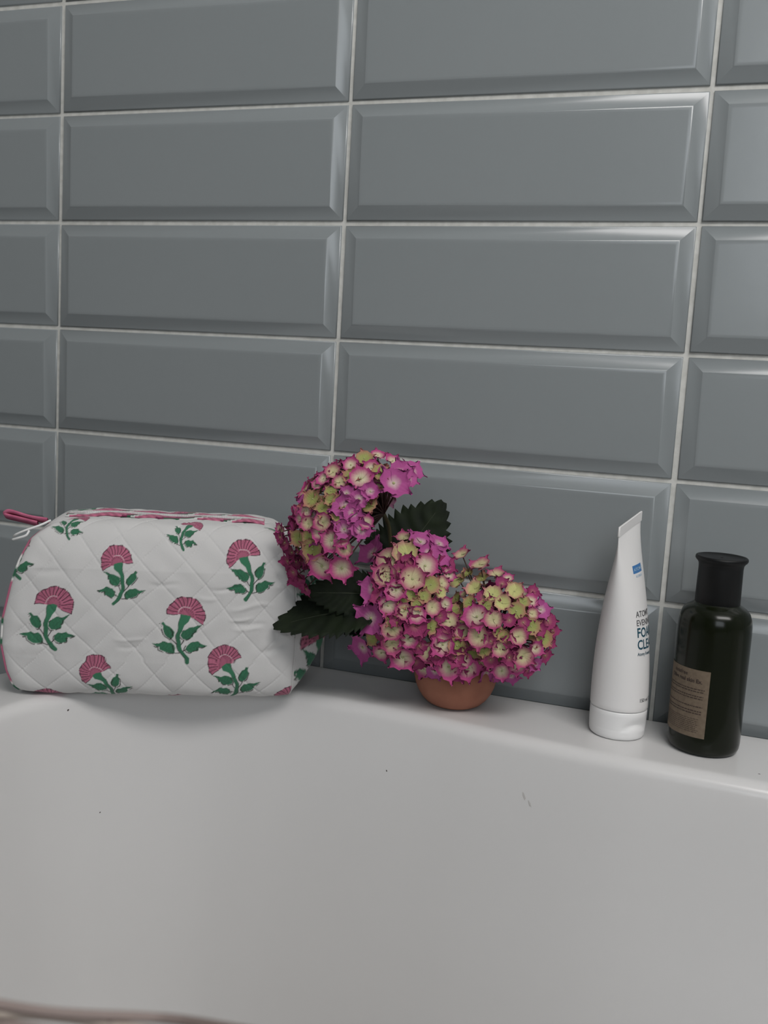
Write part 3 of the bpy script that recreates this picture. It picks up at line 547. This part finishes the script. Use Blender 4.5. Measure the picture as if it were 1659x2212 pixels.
FL_R = """0.4463,-0.0617,-0.3796,-0.36,-0.5,0.78,0.0065,c 0.4613,-0.0584,-0.3866,-0.26,-0.45,0.86,0.008,c 0.4749,-0.0561,-0.3939,-0.09,-0.39,0.92,0.0069,c 0.4466,-0.0644,-0.4017,-0.52,-0.54,0.66,0.0073,y 0.463,-0.0785,-0.403,-0.28,-0.72,0.64,0.0064,y 0.4617,-0.0891,-0.4125,-0.28,-0.84,0.46,0.0052,g 0.4458,-0.067,-0.4154,-0.63,-0.6,0.49,0.005,g 0.4529,-0.0734,-0.4098,-0.48,-0.67,0.57,0.0034,c 0.4802,-0.0892,-0.4034,0.01,-0.82,0.58,0.0066,y 0.4891,-0.094,-0.4084,0.14,-0.86,0.49,0.0062,y 0.4958,-0.0827,-0.4003,0.25,-0.73,0.63,0.0066,y 0.471,-0.099,-0.4205,-0.12,-0.94,0.31,0.0095,p 0.4849,-0.1013,-0.4204,0.08,-0.95,0.31,0.0072,c 0.5005,-0.094,-0.4132,0.31,-0.86,0.41,0.0065,g 0.5092,-0.0807,-0.4069,0.47,-0.7,0.54,0.0055,p 0.5121,-0.0866,-0.4154,0.49,-0.77,0.4,0.0047,c 0.5169,-0.0772,-0.4133,0.6,-0.66,0.45,0.007,v 0.5225,-0.0738,-0.4223,0.71,-0.63,0.32,0.007,m 0.5259,-0.067,-0.4313,0.82,-0.55,0.19,0.0052,m 0.5125,-0.0912,-0.4244,0.49,-0.83,0.26,0.0065,g 0.4745,-0.1028,-0.4349,-0.07,-0.99,0.11,0.0087,c 0.49,-0.1032,-0.4293,0.15,-0.97,0.18,0.0043,g 0.4935,-0.1029,-0.4322,0.2,-0.97,0.14,0.0043,g 0.5046,-0.0986,-0.4316,0.37,-0.92,0.15,0.0068,c 0.5216,-0.0816,-0.4354,0.67,-0.73,0.11,0.0066,g 0.4785,-0.1025,-0.4452,-0.01,-1.0,-0.04,0.0058,g 0.492,-0.1027,-0.4424,0.19,-0.98,-0.0,0.0065,c 0.5083,-0.0943,-0.4477,0.44,-0.89,-0.08,0.008,c 0.5166,-0.088,-0.4424,0.58,-0.82,-0.0,0.0058,p 0.5222,-0.0711,-0.4514,0.76,-0.63,-0.16,0.0059,m 0.4927,-0.0931,-0.4627,0.21,-0.92,-0.32,0.007,p 0.4894,-0.0857,-0.4702,0.17,-0.86,-0.48,0.0044,v 0.5043,-0.0925,-0.4566,0.39,-0.89,-0.22,0.0069,p 0.5114,-0.0806,-0.4621,0.55,-0.77,-0.33,0.0055,m 0.4642,-0.0591,-0.3978,-0.3,-0.45,0.84,0.0053,g 0.4521,-0.0618,-0.3949,-0.42,-0.5,0.76,0.0054,g 0.4849,-0.0786,-0.3964,0.09,-0.69,0.72,0.0052,m 0.4874,-0.0677,-0.3935,0.14,-0.55,0.82,0.0045,p 0.4732,-0.0904,-0.4063,-0.09,-0.84,0.54,0.0051,m 0.4767,-0.0958,-0.4115,-0.04,-0.9,0.44,0.0051,g 0.4965,-0.0992,-0.42,0.25,-0.92,0.31,0.005,m 0.4842,-0.104,-0.4373,0.07,-0.99,0.07,0.0054,m 0.4983,-0.1016,-0.4358,0.27,-0.96,0.09,0.005,m 0.4988,-0.099,-0.4494,0.29,-0.95,-0.1,0.0061,m 0.4845,-0.1002,-0.4531,0.08,-0.98,-0.16,0.0058,m 0.5067,-0.0948,-0.4214,0.4,-0.87,0.3,0.0047,m 0.5183,-0.0855,-0.4274,0.6,-0.77,0.22,0.0047,m 0.5159,-0.0791,-0.4576,0.62,-0.74,-0.26,0.0055,v 0.4991,-0.0842,-0.4683,0.34,-0.83,-0.44,0.0055,v 0.5256,-0.0668,-0.4421,0.83,-0.55,0.0,0.0045,m 0.5082,-0.0711,-0.4017,0.48,-0.59,0.65,0.0052,m 0.504,-0.0861,-0.4069,0.37,-0.77,0.52,0.0047,g"""

def parse(s): return [(float(a[0]), float(a[1]), float(a[2]), Vector((float(a[3]), float(a[4]), float(a[5]))), float(a[6]), a[7]) for a in (q.split(',') for q in s.split())]
def leaf_mesh(length, width, fold=.25, curl=.15, seed=0):
    rs = np.random.RandomState(seed); nv, nw = 49, 13; P = np.zeros((nv, nw, 3))
    for i in range(nv):
        v = i / (nv - 1)
        hw = width / 2 * (math.sin(math.pi * min(1, v) ** .85) ** .8 if 0 < v < 1 else 0) * (1 - .18 * v)
        tooth = ((v * 13) % 1)
        for j in range(nw):
            u = -1 + 2 * j / (nw - 1)
            e = max(0, abs(u) - .8) / .2
            y = u * hw * (1 + .30 * e * (tooth - .4)); x = v * length + e * tooth * length * .04
            z = fold * abs(y) + curl * length * (-(v - .3) ** 2) + .0011 * math.sin(abs(u) * 9 - v * 42) * (1 - e) * min(1, abs(u) * 4) * min(1, hw / width * 3) - .10 * abs(y) * v * 2
            P[i, j] = (x, y, z)
    Q = P.copy(); Q[..., 2] -= .0005
    return np.concatenate([P, Q[:, ::-1]], 1)
m_leaf = mat('hydrangea_leaf', (.010, .018, .007), .75, Specular_IOR_Level=.25); noise_col(m_leaf, 60, (.005, .009, .004), (.010, .017, .006)); 
m_leaf2 = mat('light_leaf_stalk', (.020, .028, .010), .6)
def add_leaf(root, base, tip, normal, width, **kw):
    base = Vector(base); tip = Vector(tip); X = (tip - base); ln = X.length; X.normalize(); Z = Vector(normal); Z = (Z - X * Z.dot(X)).normalized(); Y = Z.cross(X)
    R = np.array([list(X), list(Y), list(Z)]); P = leaf_mesh(ln, width, **kw) @ R + np.array(base)
    lo = mk('leaf', grid_mesh('leaf', P, close_v=True), root, m_leaf)
    pth = [base + (tip - base) * t + Z * (-.0003 + kw.get('curl', .15) * ln * (-(t - .3) ** 2)) for t in np.linspace(0, .93, 10)]
    mk('midrib', mesh('midrib', *tube_vf([list(q) for q in pth], np.linspace(.0010, .0003, 10), 6)), lo, m_leaf2)
def bloom(label, data, hub, stempath, fill, leaves=(), extra=None):
    root = tag(empty('hydrangea_stem', POT[:2] + (RZ + .0065,)), label, 'flower', 'cut hydrangeas in the terracotta pot')
    st = smooth_path(stempath, 26)
    mk('stem', mesh('stem', *tube_vf(st, .0018, 8)), root, m_stem)
    data = parse(data) + fill
    hubv = Vector(hub); parts = []
    rnd = random.Random(len(data))
    for k, (x, y, z, n, r, kd) in enumerate(data):
        p = Vector((x, y, z)); y_lim = -.0095 - r * .9
        if p.y > y_lim: p.y = y_lim
        me = FM[kd][k % 6]
        o = bpy.data.objects.new('floret', me); sc.collection.objects.link(o); o.parent = root
        o.matrix_parent_inverse = Matrix.Translation(root.location).inverted()
        q = n.to_track_quat('Z', 'Y').to_matrix().to_4x4(); s = r * 1.30
        o.matrix_basis = Matrix.Translation(p) @ q @ Matrix.Rotation(rnd.uniform(0, 6.28), 4, 'Z') @ Matrix.Scale(s, 4)
        b = bpy.data.objects.new('bud', bm_); sc.collection.objects.link(b); b.parent = o
        mid = hubv.lerp(p, .55) + Vector((0, 0, .002)); back = p - n * r * .1
        path = smooth_path([list(hubv), list(mid - n * r * .3), list(back)], 6)
        parts.append(tube_vf(path, np.linspace(.0008, .0005, 6), 5))
    o = mk('flower_stalks', mesh('flower_stalks', *join(parts)), root, m_stem2); o['kind'] = 'stuff'
    for lf in leaves: add_leaf(root, *lf[:4], **lf[4])
    return root
def fillers(cen, rad, n, kinds, rmin, rmax, seed, avoid, gate=None):
    rs = random.Random(seed); out = []; cen = Vector(cen)
    tries = 0
    while len(out) < n and tries < 4000:
        tries += 1
        v = Vector((rs.gauss(0, 1), rs.gauss(0, 1), rs.gauss(0, 1))).normalized()
        if gate and not gate(v): continue
        p = cen + Vector((v.x * rad[0], v.y * rad[1], v.z * rad[2]))
        nn = Vector((v.x / rad[0], v.y / rad[1], v.z / rad[2])).normalized(); r = rs.uniform(rmin, rmax)
        if any((p - q[3]).length < q[4] for q in out_pts(out)): continue
        out.append((p.x, p.y, p.z, nn, r, rs.choice(kinds)))
    return out
def out_pts(out): return [(0, 0, 0, Vector(q[:3]), q[4] * .9) for q in out]
PB = Vector((POT[0], POT[1], RZ))
bloom('pink hydrangea head of the tallest stem, leaning left against the toiletry bag', FL_U, (.3815, -.078, -.3500),
      [(.440, -.046, -.498), (.428, -.048, -.465), (.400, -.056, -.420), (.386, -.062, -.385), (.3835, -.068, -.362), (.3815, -.078, -.3500)],
      fillers((.3721, -.114, -.358), (.051, .040, .051), 64, 'pgmcv', .0055, .008, 5, [], lambda v: v.x * -.6 + v.z * .55 - v.y * .15 > .12),
      [((.3800, -.052, -.4080), (.4200, -.036, -.3400), (.15, -1, .25), .066, dict(fold=.15, curl=.1, seed=2)),
       ((.3900, -.050, -.3960), (.3480, -.030, -.372), (-.1, -.9, .5), .034, dict(fold=.15, curl=.2, seed=4))])
bloom('broad pink and cream hydrangea head nearest the bag, over the left side of the pot', FL_L, (.412, -.060, -.440),
      [(.446, -.056, -.500), (.440, -.058, -.478), (.427, -.060, -.458), (.412, -.060, -.440)],
      fillers((.4065, -.070, -.4246), (.037, .040, .047), 46, 'pmgcv', .0055, .0085, 8, []),
      [((.3900, -.092, -.4250), (.3135, -.137, -.4355), (-.10, -.62, .78), .062, dict(fold=.22, curl=.22, seed=1)),
       ((.3930, -.086, -.4150), (.334, -.124, -.4130), (-.15, -.85, .35), .042, dict(fold=.12, curl=.12, seed=9)),
       ((.4020, -.085, -.436), (.352, -.098, -.4465), (0, -.5, .8), .030, dict(fold=.2, curl=.1, seed=6))])
bloom('rounded greenish cream and pink hydrangea head on the right side of the pot', FL_R + ' ' + FL_F, (.478, -.058, -.450),
      [(.451, -.046, -.500), (.455, -.048, -.478), (.466, -.052, -.462), (.478, -.058, -.450)],
      fillers((.4844, -.062, -.4355), (.036, .036, .036), 46, 'gpcmg', .005, .0075, 9, []))

# ------------------------------------------------------------------ cleanser tube
TB = np.array([.5819, -.0552, RZ + .0003]); TR = .0226
HV = np.array([.0060, .0275]); hl = np.linalg.norm(HV); HX = HV / hl; HN = np.array([HX[1], -HX[0]])     # crimp direction, print-side normal
TZ = [.0235, .0300, .045, .070, .095, .120, .140, .155, .1655]
def tube_surf(phi, z):
    """phi measured from the print-side normal, positive towards the crimp's far end"""
    phi = np.asarray(phi, float); z = np.asarray(z, float)
    f = np.clip((z - .0235) / (.1655 - .0235), 0, 1); k = f ** 2.2
    a = TR * (1 - k) + .0280 * k; a = TR + (a - TR); b = TR * (1 - k * .985)
    b = np.where(f > .999, .0004, b)
    x = b * np.cos(phi); y = a * np.sin(phi)
    lean = np.clip(f, 0, 1)[..., None] * np.array([-.0040, .0])
    xy = TB[:2] + lean + x[..., None] * HN + y[..., None] * HX
    zz = z + .0040 * f ** 4 * np.sin(phi)
    return np.concatenate([xy, (TB[2] + zz)[..., None]], -1)
m_tube = mat('white_tube_plastic', (.82, .81, .80), .38); m_cap = mat('white_cap_plastic', (.84, .84, .835), .32)
troot = tag(empty('cleanser_tube', tuple(TB)), 'white squeeze tube of foam cleanser standing on its flip cap beside the dark bottle', 'cosmetic tube')
ph = np.linspace(0, 2 * math.pi, 72, endpoint=False); zr = np.r_[.0228, .0232, np.linspace(.0240, .1655, 48)]
Pm = tube_surf(*np.meshgrid(ph, zr))
c = Pm.mean(1, keepdims=True); Pm[0] = c[0] + (Pm[0] - c[0]) * .93; Pm[1] = c[1] + (Pm[1] - c[1]) * .985
mk('tube_body', grid_mesh('tube_body', Pm, close_v=True, flip=False), troot, m_tube)
top = tube_surf(ph, np.full(72, .1655)); cr = []
for dz, sc2 in ((-.0004, 1.0), (.0001, 1.015), (.0070, 1.0), (.0073, .985)):
    q = top.copy(); cc = q.mean(0); dxy = q[:, :2] - cc[:2]; al = dxy @ HX; th = .0007 * np.sign(np.cos(ph)) * (np.abs(np.cos(ph)) > .02)
    q[:, :2] = cc[:2] + al[:, None] * HX * sc2 + th[:, None] * HN; q[:, 2] += dz; cr.append(q)
q = cr[-1].copy(); cq = q[:, :2].mean(0); q[:, :2] = cq + ((q[:, :2] - cq) @ HX)[:, None] * HX * .99; cr.append(q); mk('crimped_seal', grid_mesh('crimped_seal', np.array(cr), close_v=True), troot, m_tube)
# cap with thumb notch
zc = np.array([0, .0008, .002, .004, .006, .0072, .0080, .0088, .0100, .0115, .013, .016, .019, .0218, .0226, .0228])
rc = TR + np.array([-.0026, -.0016, -.0010, -.0007, -.0006, -.0005, -.0005, -.0005, -.0005, -.0004, -.0004, -.0003, -.0003, -.0003, -.0008, -.0030])
PH, ZC = np.meshgrid(np.linspace(-math.pi, math.pi, 120, endpoint=False), zc); RC = np.repeat(rc[:, None], 120, 1)
na = -.55; dph = np.abs(PH - na); notch = np.clip(1 - (dph / .62) ** 2, 0, 1) * np.exp(-((ZC - .0090 - .0035 * (1 - (dph / .62) ** 2)) / .0028) ** 2)
notch = np.where(ZC < .0075, 0, notch); RC = RC - .0024 * notch - .00025 * np.exp(-((ZC - .0077) / .0004) ** 2)
Pc = np.stack([TB[0] + RC * (np.cos(PH) * HN[0] + np.sin(PH) * HX[0]), TB[1] + RC * (np.cos(PH) * HN[1] + np.sin(PH) * HX[1]), TB[2] + ZC], -1)
Pc = np.concatenate([Pc[:1] * 0 + TB, Pc, Pc[-1:] * 0 + TB + [0, 0, .0228]], 0)
mk('flip_cap', grid_mesh('flip_cap', Pc, close_v=True), troot, m_cap)

def text_vf(body, size, bold=0.0):
    cu = bpy.data.curves.new('txt', 'FONT'); cu.body = body; cu.size = size; cu.offset = bold; cu.resolution_u = 3
    o = bpy.data.objects.new('txt', cu); sc.collection.objects.link(o)
    dg = bpy.context.evaluated_depsgraph_get(); me = bpy.data.meshes.new_from_object(o.evaluated_get(dg))
    V = np.array([v.co[:] for v in me.vertices]); F = [tuple(p.vertices) for p in me.polygons]
    bpy.data.objects.remove(o); bpy.data.curves.remove(cu); bpy.data.meshes.remove(me); return V, F
m_inkg = mat('grey_ink', (.10, .10, .105), .5); m_inkt = mat('teal_ink', (.012, .075, .115), .5); m_inkb = mat('blue_ink', (.055, .20, .46), .5); m_inkl = mat('pale_blue_ink', (.40, .55, .68), .5); m_inkw = mat('white_ink', (.75, .78, .8), .5)
def on_tube(name, V, F, z, phi0, m, lift=.00015):
    f = np.clip((z - .0235) / .142, 0, 1) ** 2.2; rr = TR * (1 - f * .45)
    P = tube_surf(phi0 + V[:, 0] / rr, z + V[:, 1]); cen = tube_surf(np.array([0., math.pi]), np.array([z, z])).mean(0)
    d = P - cen; d[:, 2] = 0; P = P + d / np.linalg.norm(d, axis=1)[:, None] * lift
    return mk(name, mesh(name, P, F, False), troot, m)
PH0 = -.66
for s_, sz, z, m, bo in (('ATOMY', .0066, .0990, m_inkg, .0001), ('EVENING CARE', .0066, .0922, m_inkg, .00008), ('FOAM', .0105, .0832, m_inkt, .0002), ('CLEANSER', .0105, .0738, m_inkt, .0002),
                         ('Atomy Evening Care Foam Cleanser', .0036, .0688, m_inkt, .00006)):
    V, F = text_vf(s_, sz, bo); V[:, 0] *= .78; on_tube('lettering', V, F, z, PH0, m)
V, F = text_vf('150 ml / 5.0 fl.oz.', .0040, .00006); on_tube('lettering', V, F, .0315, PH0 + .12, m_inkg)
gx, gy = np.meshgrid(np.linspace(0, .0115, 8), np.linspace(0, .0062, 3)); Vg = np.stack([gx.ravel(), gy.ravel()], 1); Fg = [(j * 8 + i, j * 8 + i + 1, (j + 1) * 8 + i + 1, (j + 1) * 8 + i) for j in range(2) for i in range(7)]
on_tube('blue_logo_block', Vg, Fg, .1325, PH0 + .14, m_inkb, .00012)
V, F = text_vf('ATOMY', .0032, .00005); V[:, :2] += [.0010, .0019]; on_tube('lettering', V, F, .1325, PH0 + .14, m_inkl, .0003)
V, F = text_vf('KOREA', .0026, .00003); V[:, 0] += .002; on_tube('lettering', V, F, .1292, PH0 + .16, m_inkl)

# ------------------------------------------------------------------ dark bottle
BB = (.6478, -.0565, RZ + .0003)
broot = tag(empty('dark_bottle', BB), 'dark green glass bottle with flared black stopper cap and brown paper label', 'bottle')
m_glass = mat('dark_green_glass', (.0050, .0070, .0022), .19, IOR=1.36)
m_black = mat('black_cap_plastic', (.0022, .0025, .0028), .5, Specular_IOR_Level=.35); m_kraft = mat('kraft_label', (.150, .105, .070), .85); noise_col(m_kraft, 300, (.150, .113, .078), (.182, .138, .097))
m_inkbr = mat('brown_ink', (.040, .024, .020), .7)
BR = .0272
prof = [(.001, .0012), (.018, .0010), (.0215, 0), (.0240, .0004), (.0258, .0020), (.0268, .0045), (BR, .0085), (BR, .05), (BR + .0001, .095), (.0271, .1000), (.0264, .1045), (.0248, .1085), (.0222, .1115), (.0190, .1135), (.0168, .1148), (.0160, .1160), (.0160, .120), (.001, .1201)]
mk('glass_body', lathe('glass_body', prof, 96, BB), broot, m_glass)
prof = [(.001, .1150), (.0165, .1150), (.0167, .1154), (.0163, .1420), (.0166, .1452), (.0176, .1468), (.0187, .1478), (.0193, .1490), (.0192, .1504), (.0185, .1512), (.0175, .1510), (.0164, .1504), (.008, .1500), (.001, .1500)]
mk('stopper_cap', lathe('stopper_cap', prof, 96, BB), broot, m_black)
TH_R = math.atan2(-.8216 + .0565, .6299 - .6478) + .03         # right-hand edge of the label
def on_bottle(name, V, F, m, lift, parent=broot):
    th = TH_R + V[:, 0] / BR; r = BR + lift
    P = np.stack([BB[0] + r * np.cos(th), BB[1] + r * np.sin(th), BB[2] + V[:, 1]], -1); return mk(name, mesh(name, P, F, name == 'label'), parent, m)
LW = .050; nx, ny = 40, 6
gx, gy = np.meshgrid(np.linspace(-LW, 0, nx), np.linspace(.0150, .0670, ny)); Vg = np.stack([gx.ravel(), gy.ravel()], 1)
Fg = [(j * nx + i, j * nx + i + 1, (j + 1) * nx + i + 1, (j + 1) * nx + i) for j in range(ny - 1) for i in range(nx - 1)]
lab = on_bottle('label', Vg, Fg, m_kraft, .00025)
for s_, sz, xx, zz, bo in (('innisfree', .0042, -.0315, .0615, .00004), ('Olive real skin Ex.', .0040, -.0345, .0570, .00010)):
    V, F = text_vf(s_, sz, bo); V = V[:, :2] + [xx, zz]; on_bottle('lettering', V, F, m_inkbr, .00040)
rs = random.Random(4); parts = []
def bars(z, x0, x1, h):
    x = x0
    while x < x1:
        w_ = min(rs.uniform(.0008, .0026), x1 - x); n = 3
        v = [(x + w_ * i / n, z + (h if j else 0), 0) for j in range(2) for i in range(n + 1)]
        parts.append((v, [(i, i + 1, n + 2 + i, n + 1 + i) for i in range(n)])); x += w_ + .0005
for z, x1 in ((.0518, -.003), (.0500, -.0035), (.0465, -.0035), (.0447, -.0040), (.0385, -.0035), (.0350, -.004), (.0331, -.004)): bars(z, -.046, x1, .0007)
for k in range(8): bars(.0290 - k * .00145, -.046, -.005 - (k % 3) * .001, .00035)
V, F = join(parts); o = on_bottle('small_print', np.array(V), F, m_inkbr, .00038); o['kind'] = 'stuff'

# ------------------------------------------------------------------ woven basket on the near rim
def basket():
    ang = math.atan2(.021, .083); ux = np.array([math.cos(ang), math.sin(ang)]); uy = np.array([-ux[1], ux[0]])
    p0 = np.array([.490, -.5935]); LX, LY, H = .30, .20, .0760
    c = p0 - uy * LY / 2 + ux * .02
    root = tag(empty('woven_basket', (c[0], c[1], RZ)), 'pale brown woven cane basket on the near edge of the bathtub, out of focus', 'basket')
    def outline(n, off=0.0, r=.035):
        pts = []
        for k in range(4):
            cxk = (LX / 2 - r) * (1 if k in (0, 3) else -1); cyk = (LY / 2 - r) * (1 if k in (0, 1) else -1)
            for a in np.linspace(k * math.pi / 2, (k + 1) * math.pi / 2, 12): pts.append((cxk + (r + off) * math.cos(a), cyk + (r + off) * math.sin(a)))
        pts = np.array(pts + [pts[0]]); d = np.r_[0, np.cumsum(np.linalg.norm(np.diff(pts, axis=0), axis=1))]
        q = np.linspace(0, d[-1], n, endpoint=False); return np.stack([np.interp(q, d, pts[:, 0]), np.interp(q, d, pts[:, 1])], 1), d[-1]
    per = outline(10)[1]; NS = 28
    mats = [mat('cane_light', (.46, .39, .33), .7), mat('cane_grey', (.40, .34, .30), .7)]
    for i, m in enumerate(mats): noise_col(m, 38, (.17, .13, .115), ((.50, .43, .37), (.30, .24, .22))[i], .40, .52, 2); noise_bump(m, 300, .4, .0006)
    ms = mat('cane_stake', (.15, .12, .10), .7)
    n = 336; rows = int(H / .0031)
    for j in range(rows):
        base, _ = outline(n); nxt = np.roll(base, -1, 0) - np.roll(base, 1, 0); nxt /= np.linalg.norm(nxt, axis=1)[:, None]; nor = np.stack([nxt[:, 1], -nxt[:, 0]], 1)
        fl = 1 - .06 * (1 - j / rows)
        w_ = .0010 * np.sin(np.arange(n) / n * NS * math.pi + j * math.pi); xy = base * fl + nor * w_[:, None]
        z = RZ + .0028 + j * .0031 + .0004 * np.sin(np.arange(n) * .11 + j * 1.7)
        path = np.c_[c[0] + xy[:, 0] * ux[0] + xy[:, 1] * uy[0], c[1] + xy[:, 0] * ux[1] + xy[:, 1] * uy[1], z]
        P = tube_pts(np.vstack([path, path[:1]]), .0016, 6)[:-1]
        mk('cane_strand', grid_mesh('cane_strand', P, close_u=True, close_v=True), root, mats[j % 2])
    base, _ = outline(NS); 
    for k in range(NS):
        q = base[k]; a = c + q[0] * .94 * ux + q[1] * .94 * uy; b = c + q[0] * ux + q[1] * uy
        mk('stake', mesh('stake', *tube_vf([(a[0], a[1], RZ + .001), (b[0], b[1], RZ + H - .002)], .0014, 6)), root, ms)
    q, _ = outline(60, -.001); q = q * .94; w2 = c + q[:, :1] * ux + q[:, 1:] * uy
    V = [(x, y, RZ + .0008) for x, y in w2] + [(x, y, RZ + .0035) for x, y in w2]
    F = [tuple(range(60))[::-1], tuple(range(60, 120))] + [(i, (i + 1) % 60, 60 + (i + 1) % 60, 60 + i) for i in range(60)]
    mk('base_panel', mesh('base_panel', V, F, False), root, mats[1])
basket()
